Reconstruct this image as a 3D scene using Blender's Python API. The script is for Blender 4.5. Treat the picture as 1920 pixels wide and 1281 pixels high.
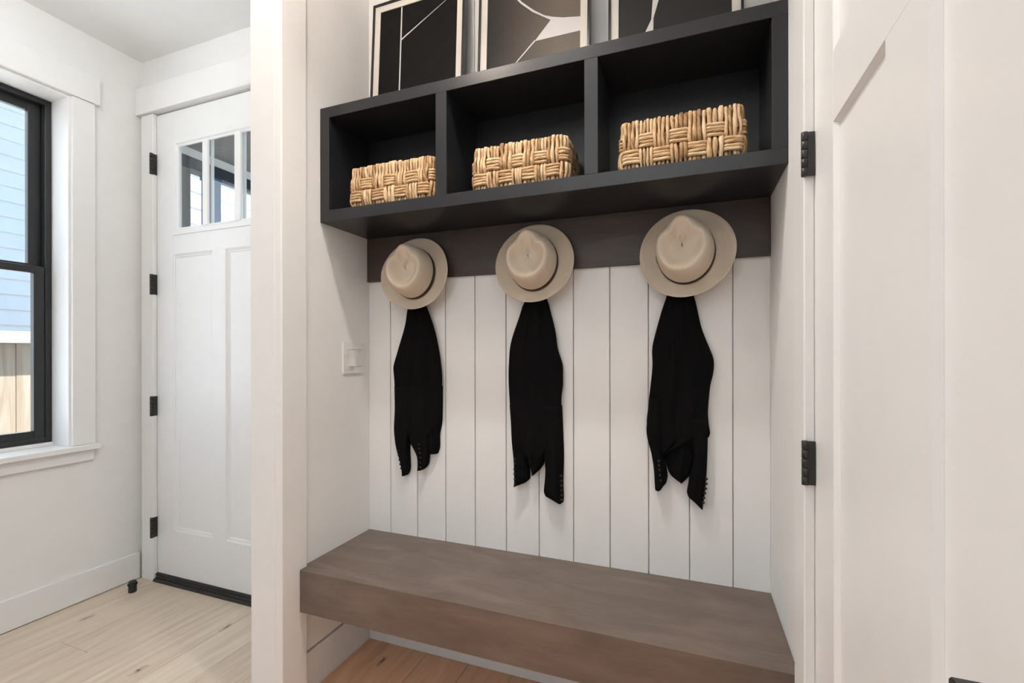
import bpy, bmesh, math, random
from mathutils import Vector, Matrix

for o in list(bpy.data.objects):
    bpy.data.objects.remove(o, do_unlink=True)
SC = bpy.context.scene
COL = SC.collection
R = math.radians

# ------------------------------------------------------------------ camera
cam_d = bpy.data.cameras.new('camera')
cam = bpy.data.objects.new('camera', cam_d)
COL.objects.link(cam)
cam_d.sensor_fit = 'HORIZONTAL'
cam_d.sensor_width = 36.0
cam_d.lens = 871.7 / 1920 * 36.0
cam_d.shift_y = (661.85 - 640.5) / 1920
cam_d.clip_start = 0.02
YAW, ROLL = R(20.672), R(0.092)
lat = Vector((math.cos(YAW), math.sin(YAW), 0))
fwd = Vector((-math.sin(YAW), math.cos(YAW), 0))
rt = math.cos(ROLL) * lat - math.sin(ROLL) * Vector((0, 0, 1))
up = math.sin(ROLL) * lat + math.cos(ROLL) * Vector((0, 0, 1))
m = Matrix.Identity(4)
for i in range(3):
    m[i][0], m[i][1], m[i][2] = rt[i], up[i], -fwd[i]
m[0][3], m[1][3], m[2][3] = 0.0, 0.0, 1.19
cam.matrix_world = m
SC.camera = cam

# ------------------------------------------------------------------ world, sun, daylight, exposure
w = bpy.data.worlds.new('sky')
SC.world = w
w.use_nodes = True
nt = w.node_tree
bg = nt.nodes['Background']
sky = nt.nodes.new('ShaderNodeTexSky')
sky.sky_type = 'HOSEK_WILKIE'
sky.turbidity = 4.5
sky.ground_albedo = 0.5
sky.sun_direction = Vector((0.33, 0.12, 0.94)).normalized()
nt.links.new(sky.outputs[0], bg.inputs[0])
bg.inputs[1].default_value = 8.5

sun_d = bpy.data.lights.new('sun', 'SUN')
sun_d.energy = 9.0
sun_d.angle = R(0.53)
sun_d.color = (1.0, 0.97, 0.93)
sun = bpy.data.objects.new('sun', sun_d)
COL.objects.link(sun)
sun.rotation_euler = Vector((-0.33, -0.12, -0.94)).to_track_quat('-Z', 'Y').to_euler()


def area_light(name, loc, direction, sx, sy, power, color):
    d = bpy.data.lights.new(name, 'AREA')
    d.shape = 'RECTANGLE'
    d.size, d.size_y = sx, sy
    d.energy = power
    d.color = color
    o = bpy.data.objects.new(name, d)
    COL.objects.link(o)
    o.location = loc
    o.rotation_euler = Vector(direction).to_track_quat('-Z', 'Y').to_euler()
    return o


# added soft fill at an unseen opening behind the viewer; daylight by the entry window
area_light('added_back_fill', (-1.25, -3.45, 1.50), (0, 1, 0), 1.3, 1.2, 2, (1.0, 0.98, 0.96))
area_light('daylight_entry_window', (-2.93, 0.86, 1.58), (1, 0, 0), 0.86, 1.55, 8.5, (0.97, 0.98, 1.0))
FILL_UPLIGHTS = [  # added upward fill light, shaped as a torchiere behind the viewer: x, y, watts
    (-0.45, -1.60, 33.0)]
FILL_C = (1.0, 0.86, 0.75)
FILL_W = 46.0    # added unseen globe that brightens the room from the ceiling above the viewer
GLOBE_C = (0.86, 0.95, 1.0)
GLOBE_W = 15.5   # globe lamp on the entry ceiling, just above the frame
SPOTS = [  # recessed downlights: x, y, watts
    (-0.50, 0.93, 8.0)]

SC.view_settings.view_transform = 'Standard'
SC.view_settings.look = 'None'
SC.view_settings.exposure = 0.12
SC.view_settings.gamma = 1.0
SC.view_settings.use_curve_mapping = False


# ------------------------------------------------------------------ materials
MATS = {}


class NT:
    def __init__(s, name):
        s.m = bpy.data.materials.new(name)
        s.m.use_nodes = True
        s.t = s.m.node_tree
        s.b = s.t.nodes['Principled BSDF']

    def n(s, typ, **kw):
        x = s.t.nodes.new('ShaderNode' + typ)
        for k, v in kw.items():
            if k.startswith('i_'):
                x.inputs[k[2:].replace('_', ' ')].default_value = v
            else:
                setattr(x, k, v)
        return x

    def l(s, a, b):
        s.t.links.new(a, b)

    def coord(s, out='Object', scale=(1, 1, 1), loc=(0, 0, 0), rot=(0, 0, 0)):
        c = s.n('TexCoord')
        mp = s.n('Mapping')
        mp.inputs['Scale'].default_value = scale
        mp.inputs['Location'].default_value = loc
        mp.inputs['Rotation'].default_value = rot
        s.l(c.outputs[out], mp.inputs[0])
        return mp.outputs[0]

    def noise(s, vec, scale, detail=3, rough=0.5, dist=0.0):
        x = s.n('TexNoise')
        x.inputs['Scale'].default_value = scale
        x.inputs['Detail'].default_value = detail
        x.inputs['Roughness'].default_value = rough
        x.inputs['Distortion'].default_value = dist
        if vec is not None:
            s.l(vec, x.inputs['Vector'])
        return x.outputs['Fac']

    def ramp(s, fac, stops):
        x = s.n('ValToRGB')
        e = x.color_ramp.elements
        while len(e) < len(stops):
            e.new(0.5)
        for el, (p, c) in zip(e, stops):
            el.position = p
            el.color = (c[0], c[1], c[2], 1) if hasattr(c, '__len__') else (c, c, c, 1)
        s.l(fac, x.inputs[0])
        return x.outputs[0]

    def mix(s, fac, a, b, mode='MIX'):
        x = s.n('MixRGB', blend_type=mode)
        for inp, v in ((x.inputs[0], fac), (x.inputs[1], a), (x.inputs[2], b)):
            if hasattr(v, 'links') or hasattr(v, 'is_linked'):
                s.l(v, inp)
            elif isinstance(v, (int, float)):
                inp.default_value = v
            else:
                inp.default_value = (v[0], v[1], v[2], 1)
        return x.outputs[0]

    def math(s, op, a, b=None):
        x = s.n('Math', operation=op)
        for i, v in enumerate((a, b)):
            if v is None:
                continue
            if isinstance(v, (int, float)):
                x.inputs[i].default_value = v
            else:
                s.l(v, x.inputs[i])
        return x.outputs[0]

    def bump(s, h, strength=0.2, dist=0.01):
        x = s.n('Bump')
        x.inputs['Strength'].default_value = strength
        x.inputs['Distance'].default_value = dist
        s.l(h, x.inputs['Height'])
        s.l(x.outputs[0], s.b.inputs['Normal'])

    def base(s, c):
        if isinstance(c, tuple):
            s.b.inputs['Base Color'].default_value = (*c, 1)
        else:
            s.l(c, s.b.inputs['Base Color'])

    def set(s, **kw):
        for k, v in kw.items():
            s.b.inputs[k.replace('_', ' ')].default_value = v


def paint(name, c, rough=0.4, var=0.02, bump=0.03, scale=14, spec=0.4):
    t = NT(name)
    v = t.coord()
    f = t.noise(v, scale, 4)
    lo = tuple(x * (1 - var) for x in c)
    hi = tuple(min(1, x * (1 + var)) for x in c)
    t.base(t.ramp(f, [(0.3, lo), (0.7, hi)]))
    t.set(Roughness=rough, Specular_IOR_Level=spec)
    if bump:
        t.bump(t.noise(v, 260, 2), bump, 0.002)
    MATS[name] = t.m
    return t.m


WALL = paint('wall_paint', (0.845, 0.835, 0.82), 0.6, 0.012, 0.06)
TRIM = paint('trim_paint', (0.85, 0.84, 0.825), 0.35, 0.01, 0.02)
DOORP = paint('door_paint', (0.85, 0.845, 0.835), 0.35, 0.01, 0.02)
CEIL = paint('ceiling_paint', (0.87, 0.87, 0.86), 0.8, 0.01, 0.08)
NAVY = paint('cubby_lacquer', (0.0165, 0.0172, 0.0200), 0.31, 0.08, 0.015, spec=0.5)
BLACKW = paint('window_black', (0.022, 0.023, 0.024), 0.35, 0.05, 0.01, spec=0.4)
METAL = paint('black_metal', (0.02, 0.019, 0.018), 0.42, 0.08, 0.03, spec=0.45)
RUBBER = paint('black_rubber', (0.012, 0.012, 0.012), 0.55, 0.05, 0.02)
PLASTIC = paint('switch_plastic', (0.80, 0.785, 0.76), 0.3, 0.005, 0.0)
FRAMEB = paint('frame_black', (0.012, 0.011, 0.011), 0.35, 0.1, 0.02)
FRAMES_SIDE = paint('frame_side_bronze', (0.09, 0.085, 0.078), 0.35, 0.1, 0.02)
MATB = paint('art_mat_cream', (0.70, 0.66, 0.60), 0.85, 0.01, 0.0, spec=0.15)
INK = paint('art_ink_white', (0.66, 0.64, 0.63), 0.85, 0.01, 0.0, spec=0.15)
SIDING = paint('siding_pale_blue', (0.80, 0.82, 0.83), 0.6, 0.02, 0.05)
SIDINGW = paint('siding_white', (0.75, 0.75, 0.75), 0.6, 0.02, 0.05)
CAPW = paint('fence_cap_white', (0.8, 0.8, 0.79), 0.5, 0.02, 0.03)
PORCHG = paint('porch_grey', (0.20, 0.19, 0.18), 0.8, 0.12, 0.3, 30)
PORCHB = paint('porch_beam_dark', (0.035, 0.05, 0.065), 0.5, 0.1, 0.05)
POSTB = paint('porch_post_blue', (0.06, 0.13, 0.22), 0.5, 0.2, 0.1, 40)
GROUND = paint('ground_gravel', (0.35, 0.33, 0.30), 0.9, 0.25, 0.4, 60)
BUCKLE = paint('buckle_metal', (0.25, 0.2, 0.15), 0.3, 0.05, 0.0)


def art_black():
    t = NT('art_black')
    v = t.coord()
    f = t.noise(v, 40, 6, 0.7)
    t.base(t.ramp(f, [(0.4, (0.006, 0.006, 0.006)), (0.72, (0.010, 0.0095, 0.009)), (0.8, (0.03, 0.029, 0.027))]))
    t.set(Roughness=0.55, Specular_IOR_Level=0.1)
    return t.m


def art_grain(name, x0, x1, lo, hi):
    """stippled ink print that fades from dark to pale across the sheet"""
    t = NT(name)
    c = t.n('TexCoord')
    sp = t.n('SeparateXYZ')
    t.l(c.outputs['Object'], sp.inputs[0])
    mr = t.n('MapRange')
    mr.inputs[1].default_value, mr.inputs[2].default_value = x0, x1
    t.l(sp.outputs[0], mr.inputs[0])
    g = t.noise(c.outputs['Object'], 900, 2, 0.8)
    s = t.math('ADD', t.math('MULTIPLY', mr.outputs[0], 0.75), t.math('MULTIPLY', t.math('SUBTRACT', g, 0.5), 1.6))
    t.base(t.ramp(s, [(0.15, lo), (0.95, hi)]))
    t.set(Roughness=0.65, Specular_IOR_Level=0.2)
    return t.m


ARTB = art_black()
ART2 = art_grain('art_stipple_brown', -0.21, 0.10, (0.018, 0.018, 0.018), (0.20, 0.165, 0.135))
ART3 = art_grain('art_stipple_grey', -0.35, 0.25, (0.034, 0.032, 0.031), (0.024, 0.024, 0.024))


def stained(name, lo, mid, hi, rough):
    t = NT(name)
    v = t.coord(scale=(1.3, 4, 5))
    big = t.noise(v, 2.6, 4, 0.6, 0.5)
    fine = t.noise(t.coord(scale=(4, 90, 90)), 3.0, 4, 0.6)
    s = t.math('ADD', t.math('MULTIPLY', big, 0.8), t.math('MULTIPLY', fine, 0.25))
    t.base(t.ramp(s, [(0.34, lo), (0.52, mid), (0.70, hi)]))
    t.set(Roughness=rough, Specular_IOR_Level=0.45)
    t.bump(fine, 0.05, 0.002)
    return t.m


BENCH = stained('stained_maple', (0.118, 0.086, 0.070), (0.152, 0.111, 0.090), (0.190, 0.138, 0.110), 0.26)
RAILW = stained('stained_maple_shaded', (0.040, 0.030, 0.027), (0.060, 0.044, 0.037), (0.085, 0.062, 0.050), 0.42)  # shade on the rail is put into this darker maple colour

KNOTS = [(-1.876, 1.452), (-1.93, 1.141), (-1.106, 1.502), (-2.53, 1.28)]


def oak(name, lo, mid, hi):
    t = NT(name)
    geo = t.n('NewGeometry')
    info = t.n('ObjectInfo')
    off = t.n('VectorMath', operation='SCALE')
    cmb = t.n('CombineXYZ')
    t.l(info.outputs['Random'], cmb.inputs[0])
    t.l(info.outputs['Random'], cmb.inputs[1])
    t.l(cmb.outputs[0], off.inputs[0])
    off.inputs['Scale'].default_value = 37.0
    add = t.n('VectorMath', operation='ADD')
    t.l(geo.outputs['Position'], add.inputs[0])
    t.l(off.outputs[0], add.inputs[1])
    mp = t.n('Mapping')
    mp.inputs['Scale'].default_value = (14, 1.1, 14)
    t.l(add.outputs[0], mp.inputs[0])
    g1 = t.noise(mp.outputs[0], 1.3, 5, 0.6, 1.4)
    mp2 = t.n('Mapping')
    mp2.inputs['Scale'].default_value = (130, 4, 130)
    t.l(add.outputs[0], mp2.inputs[0])
    g2 = t.noise(mp2.outputs[0], 1.0, 3, 0.6)
    s = t.math('ADD', t.math('MULTIPLY', g1, 0.75), t.math('MULTIPLY', g2, 0.28))
    s = t.math('ADD', s, t.math('MULTIPLY', t.math('SUBTRACT', info.outputs['Random'], 0.5), 0.12))
    c = t.ramp(s, [(0.34, lo), (0.52, mid), (0.70, hi)])
    wob = t.noise(geo.outputs['Position'], 70, 2)
    for (kx, ky) in KNOTS:
        d = t.n('VectorMath', operation='SUBTRACT')
        t.l(geo.outputs['Position'], d.inputs[0])
        d.inputs[1].default_value = (kx, ky, 0.0)
        sc = t.n('VectorMath', operation='MULTIPLY')
        t.l(d.outputs[0], sc.inputs[0])
        sc.inputs[1].default_value = (70, 26, 0)
        ln = t.n('VectorMath', operation='LENGTH')
        t.l(sc.outputs[0], ln.inputs[0])
        r = t.math('ADD', ln.outputs['Value'], t.math('MULTIPLY', t.math('SUBTRACT', wob, 0.5), 1.6))
        k = t.ramp(r, [(0.0, 0.85), (0.35, 0.45), (1.0, 0.0)])
        c = t.mix(k, c, (0.035, 0.025, 0.02))
    t.base(c)
    t.set(Roughness=0.42, Specular_IOR_Level=0.4)
    t.bump(g2, 0.06, 0.002)
    return t.m


OAK = oak('oak_planks_pale', (0.57, 0.455, 0.355), (0.67, 0.555, 0.445), (0.75, 0.645, 0.535))
OAKN = oak('oak_planks_niche_shade', (0.66, 0.37, 0.215), (0.80, 0.465, 0.28), (0.90, 0.55, 0.345))  # same oak floor; the niche's warm shade is put into this plank colour


def cedar():
    t = NT('cedar_boards')
    info = t.n('ObjectInfo')
    v = t.coord(scale=(10, 10, 0.9))
    add = t.n('VectorMath', operation='ADD')
    t.l(v, add.inputs[0])
    cmb = t.n('CombineXYZ')
    t.l(t.math('MULTIPLY', info.outputs['Random'], 20.0), cmb.inputs[2])
    t.l(cmb.outputs[0], add.inputs[1])
    g = t.noise(add.outputs[0], 2.2, 5, 0.6, 0.8)
    t.base(t.ramp(g, [(0.3, (0.60, 0.44, 0.30)), (0.5, (0.74, 0.58, 0.43)), (0.7, (0.82, 0.69, 0.54))]))
    t.set(Roughness=0.8)
    t.bump(g, 0.2, 0.004)
    return t.m


CEDAR = cedar()


def knit():
    t = NT('black_knit')
    v = t.coord(scale=(1, 1, 0.5))
    f = t.noise(v, 500, 2)
    t.base(t.ramp(f, [(0.3, (0.003, 0.003, 0.0032)), (0.7, (0.006, 0.0058, 0.006))]))
    t.set(Roughness=0.95, Specular_IOR_Level=0.1)
    t.bump(f, 0.25, 0.002)
    return t.m


KNIT = knit()
BUTTON = paint('black_button', (0.012, 0.012, 0.012), 0.3, 0.05, 0.0)


def straw():
    t = NT('straw_braid')
    c = t.n('TexCoord')
    sp = t.n('SeparateXYZ')
    t.l(c.outputs['UV'], sp.inputs[0])
    ring = t.math('SINE', t.math('MULTIPLY', sp.outputs[1], 2 * math.pi))
    v = t.coord('UV', scale=(160, 1.0, 1))
    n1 = t.noise(v, 1.0, 3, 0.6)
    big = t.noise(c.outputs['Object'], 9, 3)
    s = t.math('ADD', t.math('MULTIPLY', n1, 0.55), t.math('MULTIPLY', big, 0.45))
    col = t.ramp(s, [(0.3, (0.64, 0.53, 0.41)), (0.55, (0.76, 0.65, 0.52)), (0.75, (0.84, 0.74, 0.615))])
    dark = t.math('MULTIPLY', t.math('ADD', ring, 1.0), 0.10)
    col = t.mix(dark, col, (0.40, 0.31, 0.22))
    t.base(col)
    t.set(Roughness=0.75, Specular_IOR_Level=0.2)
    t.bump(t.math('ADD', ring, t.math('MULTIPLY', n1, 0.8)), 0.3, 0.0015)
    return t.m


STRAW = straw()
BAND = paint('hat_band', (0.014, 0.010, 0.009), 0.4, 0.1, 0.02)


def rush():
    """twisted water-hyacinth strands: u along the strand in metres, v around it, one tint per strand"""
    t = NT('woven_rush')
    c = t.n('TexCoord')
    sp = t.n('SeparateXYZ')
    t.l(c.outputs['UV'], sp.inputs[0])
    at = t.n('VertexColor', layer_name='tint')
    sc = t.n('SeparateColor')
    t.l(at.outputs['Color'], sc.inputs[0])
    tint = sc.outputs[0]
    ang = t.math('ADD', t.math('MULTIPLY', sp.outputs[0], 150.0), t.math('MULTIPLY', sp.outputs[1], 2 * math.pi))
    wv = t.math('SINE', t.math('ADD', ang, t.math('MULTIPLY', tint, 20.0)))
    cmb = t.n('CombineXYZ')
    t.l(t.math('ADD', t.math('MULTIPLY', sp.outputs[0], 45.0), t.math('MULTIPLY', tint, 90.0)), cmb.inputs[0])
    t.l(t.math('ADD', t.math('MULTIPLY', sp.outputs[1], 7.0), t.math('MULTIPLY', sp.outputs[0], 110.0)), cmb.inputs[1])
    n1 = t.noise(cmb.outputs[0], 1.0, 4, 0.65)
    s = t.math('ADD', t.math('MULTIPLY', n1, 0.75), t.math('MULTIPLY', tint, 0.38))
    s = t.math('ADD', s, t.math('MULTIPLY', wv, 0.045))
    t.base(t.ramp(s, [(0.26, (0.16, 0.080, 0.036)), (0.42, (0.45, 0.268, 0.132)), (0.60, (0.66, 0.445, 0.248)),
                      (0.86, (0.80, 0.615, 0.41))]))
    t.set(Roughness=0.55, Specular_IOR_Level=0.3)
    t.bump(t.math('ADD', wv, n1), 0.45, 0.002)
    return t.m


RUSH = rush()
GAPSHADE = paint('basket_gap_shade', (0.16, 0.095, 0.045), 0.8, 0.3, 0.3, 60)


def glass():
    t = NT('window_glass')
    t.b.inputs['Base Color'].default_value = (1, 1, 1, 1)
    tr = t.n('BsdfTransparent')
    tr.inputs[0].default_value = (0.93, 0.96, 0.97, 1)
    gl = t.n('BsdfGlossy')
    gl.inputs['Roughness'].default_value = 0.02
    fr = t.n('Fresnel')
    bk = t.n('NewGeometry')
    ior = t.n('MapRange')
    ior.inputs[3].default_value, ior.inputs[4].default_value = 1.45, 1 / 1.45
    t.l(bk.outputs['Backfacing'], ior.inputs[0])
    t.l(ior.outputs[0], fr.inputs[0])
    mx = t.n('MixShader')
    t.l(fr.outputs[0], mx.inputs[0])
    t.l(tr.outputs[0], mx.inputs[1])
    t.l(gl.outputs[0], mx.inputs[2])
    t.l(mx.outputs[0], t.t.nodes['Material Output'].inputs['Surface'])
    return t.m


GLASS = glass()


def lens(name, color, strength):
    t = NT(name)
    t.b.inputs['Base Color'].default_value = (0.9, 0.88, 0.8, 1)
    t.b.inputs['Emission Color'].default_value = (*color, 1)
    t.b.inputs['Emission Strength'].default_value = strength
    return t.m


LENS = lens('lamp_lens', (1, 0.86, 0.68), 6.0)
GLOBE = lens('globe_glass', GLOBE_C, GLOBE_W)
GLOBE_FILL = lens('globe_fill_warm', FILL_C, FILL_W)


# ------------------------------------------------------------------ object helpers
def origin(p):
    v = Vector((0, 0, 0))
    while p is not None:
        v += p.location
        p = p.parent
    return v


def tag(o, label=None, cat=None, group=None, kind=None):
    if label:
        o['label'] = label
    if cat:
        o['category'] = cat
    if group:
        o['group'] = group
    if kind:
        o['kind'] = kind
    return o


def empty(name, loc, label=None, cat=None, group=None, kind=None):
    o = bpy.data.objects.new(name, None)
    o.empty_display_size = 0.05
    o.location = loc
    COL.objects.link(o)
    return tag(o, label, cat, group, kind)


def link_bm(name, bm, mat, parent=None, smooth=False):
    """bm is in world coordinates"""
    off = origin(parent) if parent else Vector((0, 0, 0))
    if off.length:
        bmesh.ops.translate(bm, verts=bm.verts, vec=-off)
    me = bpy.data.meshes.new(name)
    bm.normal_update()
    bm.to_mesh(me)
    bm.free()
    if smooth:
        for p in me.polygons:
            p.use_smooth = True
    me.materials.append(mat)
    o = bpy.data.objects.new(name, me)
    COL.objects.link(o)
    o.parent = parent
    return o


def add_box(bm, x0, x1, y0, y1, z0, z1, bev=0.0, segs=1):
    r = bmesh.ops.create_cube(bm, size=1.0)
    vs = r['verts']
    for v in vs:
        v.co = Vector(((x0 + x1) / 2 + v.co.x * (x1 - x0), (y0 + y1) / 2 + v.co.y * (y1 - y0), (z0 + z1) / 2 + v.co.z * (z1 - z0)))
    if bev > 0:
        es = list({e for v in vs for e in v.link_edges})
        bmesh.ops.bevel(bm, geom=es, offset=bev, segments=segs, affect='EDGES', profile=0.5)


def box(name, x0, x1, y0, y1, z0, z1, mat, parent=None, bev=0.0015, segs=1):
    bm = bmesh.new()
    add_box(bm, x0, x1, y0, y1, z0, z1, bev, segs)
    return link_bm(name, bm, mat, parent)


def boxes(name, lst, mat, parent=None, bev=0.0):
    bm = bmesh.new()
    for b in lst:
        add_box(bm, *b, bev)
    return link_bm(name, bm, mat, parent)


def prism(name, poly, axis, a, b, mat, parent=None):
    """extrude polygon: axis 'Y' -> poly in (x,z); 'Z' -> (x,y); 'X' -> (y,z)"""
    def P(q, t):
        return {'Y': (q[0], t, q[1]), 'Z': (q[0], q[1], t), 'X': (t, q[0], q[1])}[axis]
    bm = bmesh.new()
    A = [bm.verts.new(P(q, a)) for q in poly]
    B = [bm.verts.new(P(q, b)) for q in poly]
    n = len(poly)
    bm.faces.new(A)
    bm.faces.new(B[::-1])
    for i in range(n):
        bm.faces.new((A[i], B[i], B[(i + 1) % n], A[(i + 1) % n]))
    bmesh.ops.recalc_face_normals(bm, faces=bm.faces)
    return link_bm(name, bm, mat, parent)


def lathe_bm(bm, prof, c, seg=24, axis='Z'):
    """closed surface of revolution about an axis through c; prof = [(r, h)]"""
    rings = []
    for r, h in prof:
        ring = []
        for i in range(seg):
            a = 2 * math.pi * i / seg
            u, v = r * math.cos(a), r * math.sin(a)
            p = {'Z': (u, v, h), 'Y': (u, h, v), 'X': (h, u, v)}[axis]
            ring.append(bm.verts.new(Vector(c) + Vector(p)))
        rings.append(ring)
    for a, b in zip(rings, rings[1:]):
        for i in range(seg):
            bm.faces.new((a[i], a[(i + 1) % seg], b[(i + 1) % seg], b[i]))
    bm.faces.new(rings[0][::-1])
    bm.faces.new(rings[-1])
    bmesh.ops.recalc_face_normals(bm, faces=bm.faces)


def lathe(name, prof, c, mat, parent=None, seg=24, axis='Z', smooth=True):
    bm = bmesh.new()
    lathe_bm(bm, prof, c, seg, axis)
    o = link_bm(name, bm, mat, parent)
    if smooth:
        me = o.data
        for p in me.polygons:
            p.use_smooth = len(p.vertices) == 4
    return o


# ------------------------------------------------------------------ room constants
XL, XR = -1.243, 0.237           # niche side walls
YB = 1.6056                      # face of the vertical planks
XW = -2.732                      # entry left wall
YD = 1.6305                      # entry door wall
H = 2.745
YBACK = -3.5

# ------------------------------------------------------------------ floor
random.seed(4)
floor = box('floor', XW - 0.2, XR + 0.2, YBACK - 0.2, YD + 0.15, -0.12, -0.014, GROUND, None, 0)
tag(floor, 'wide oak plank floor running from the entry into the bench niche', 'floor', kind='structure')
x = -2.233 - 3 * 0.181
k = 0
while x < XR + 0.05:
    xa, xb = max(x, XW), min(x + 0.181, XR + 0.02)
    joints = [YBACK] if abs(x + 2.414) > 0.01 else [YBACK, 1.135 - 1.9 * 2, 1.135 - 1.9, 1.135]
    if len(joints) == 1:
        y = YBACK + random.uniform(0.5, 1.6)
        while y < YD - 0.35:
            if not (y > 0.9 and xb < -1.4):
                joints.append(y)
            y += random.uniform(1.5, 2.1)
    joints = sorted(j for j in joints if j >= YBACK) + [YD + 0.04]
    for a, b in zip(joints, joints[1:]):
        if b - a < 0.05:
            continue
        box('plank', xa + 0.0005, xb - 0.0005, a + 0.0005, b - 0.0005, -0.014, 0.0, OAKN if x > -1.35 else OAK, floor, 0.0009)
    x += 0.181
    k += 1

# ------------------------------------------------------------------ ceiling and walls
ceil = box('ceiling', XW - 0.15, XR + 0.15, YBACK - 0.15, YD + 0.12, H, H + 0.12, CEIL, None, 0)
tag(ceil, 'flat white painted ceiling over the entry', 'ceiling', kind='structure')

WY0, WY1, WZ0, WZ1 = 0.40, 1.312, 0.752, 2.400     # rough window opening in the entry wall
wl = boxes('wall_left', [
    (XW - 0.14, XW, WY1, YD + 0.12, 0, H), (XW - 0.14, XW, YBACK - 0.1, WY0, 0, H),
    (XW - 0.14, XW, WY0, WY1, 0, WZ0 - 0.025), (XW - 0.14, XW, WY0, WY1, WZ1, H)], WALL)
tag(wl, 'white entry side wall holding the black framed window', 'wall', kind='structure')

DX0, DX1, DZ = -2.612, -1.698, 2.44
wf = boxes('wall_front', [
    (XW, DX0 - 0.012, YD, YD + 0.12, 0, H), (DX1 + 0.012, XR + 0.12, YD + 0.003, YD + 0.12, 0, H),
    (DX0 - 0.012, DX1 + 0.012, YD, YD + 0.12, DZ + 0.006, H)], WALL)
tag(wf, 'white end wall around the front door', 'wall', kind='structure')

XP0, YP0 = -1.368, 1.145
wp = empty('wall_partition', (XP0, YP0, 0), 'white partition wall dividing the entry from the bench niche', 'wall', kind='structure')
box('partition_body', XP0, -1.2558, YP0, YD + 0.003, 0, H, WALL, wp, 0.006, 3)
box('corner_strip', -1.2600, -1.2300, YP0 + 0.0005, 1.2545, 0, H, WALL, wp, 0.005, 3)
box('side_lining', -1.2560, XL, 1.2555, YD, 0.1510, H, WALL, wp, 0.0006)
box('niche_baseboard', -1.2560, XL, 1.2555, YD, 0, 0.1420, TRIM, wp, 0.0006)

wr = boxes('wall_right', [
    (XR, XR + 0.12, 1.080, YD + 0.12, 0, H), (XR, XR + 0.12, YBACK - 0.1, 0.246, 0, H),
    (XR, XR + 0.12, 0.246, 1.080, 2.452, H)], WALL)
tag(wr, 'white niche side wall beside the interior door', 'wall', kind='structure')

wb = boxes('wall_back', [
    (XW - 0.14, -1.90, YBACK - 0.12, YBACK, 0, H), (-0.60, XR + 0.12, YBACK - 0.12, YBACK, 0, H),
    (-1.90, -0.60, YBACK - 0.12, YBACK, 0, 0.90), (-1.90, -0.60, YBACK - 0.12, YBACK, 2.10, H)], WALL)
tag(wb, 'white wall at the far end of the hall behind the viewer', 'wall', kind='structure')

# niche back: vertical planks
wn = box('wall_niche', XL, XR, YB + 0.010, YD + 0.003, 0, H, WALL, None, 0)
tag(wn, 'niche back wall of vertical white grooved planks', 'wall', kind='structure')
edges = [XL] + [-1.1379 + 0.1271 * i for i in range(11)] + [XR]
for a, b in zip(edges, edges[1:]):
    g0 = 0.0016 if a != XL else 0.0
    g1 = 0.0016 if b != XR else 0.0
    box('wall_plank', a + g0, b - g1, YB, YB + 0.0098, 0.1405, H - 0.002, TRIM, wn, 0.0012)
bbn = box('baseboard_niche', XL, XR, YB - 0.001, YB + 0.0098, 0.0, 0.139, TRIM, None, 0.001)
tag(bbn, 'white baseboard on the back wall under the floating bench', 'baseboard', kind='structure')

bbl = box('baseboard_left', XW, XW + 0.017, YBACK, 1.6095, 0.003, 0.139, TRIM, None, 0.003, 2)
tag(bbl, 'tall white baseboard along the entry wall below the window', 'baseboard', kind='structure')

# ------------------------------------------------------------------ front door
door = empty('door_1', (DX0, YD, 0), 'white front door with three small glass lites and two tall panels', 'door', kind='structure')
Y0, Y1 = YD, YD + 0.044
BV = 0.0012
PX = (-2.485, -2.200, -2.109, -1.825)
box('stile', DX0, PX[0], Y0, Y1, 0.028, DZ, DOORP, door, BV)
box('stile', PX[3], DX1, Y0, Y1, 0.028, DZ, DOORP, door, BV)
box('stile', PX[1], PX[2], Y0, Y1, 0.273, 1.702, DOORP, door, 0.0008)
box('rail', PX[0], PX[3], Y0, Y1, 0.028, 0.273, DOORP, door, 0.0004)
box('rail', PX[0], PX[3], Y0, Y1, 1.702, 1.800, DOORP, door, 0.0004)
box('rail', PX[0], PX[3], Y0, Y1, 2.290, DZ, DOORP, door, 0.0004)


def ring(name, x0, x1, z0, z1, w, y0, y1, mat, parent, prof=None):
    """mitred moulding frame; prof = [(inset, y)] from outer edge inwards"""
    prof = prof or [(0, y1), (0, y0), (w, y0), (w, y1)]
    bm = bmesh.new()
    loops = []
    for ins, y in prof:
        loops.append([bm.verts.new(p) for p in ((x0 + ins, y, z0 + ins), (x1 - ins, y, z0 + ins), (x1 - ins, y, z1 - ins), (x0 + ins, y, z1 - ins))])
    n = len(loops)
    for i in range(n):
        a, b = loops[i], loops[(i + 1) % n]
        for j in range(4):
            bm.faces.new((a[j], a[(j + 1) % 4], b[(j + 1) % 4], b[j]))
    bmesh.ops.recalc_face_normals(bm, faces=bm.faces)
    return link_bm(name, bm, mat, parent)


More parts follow.
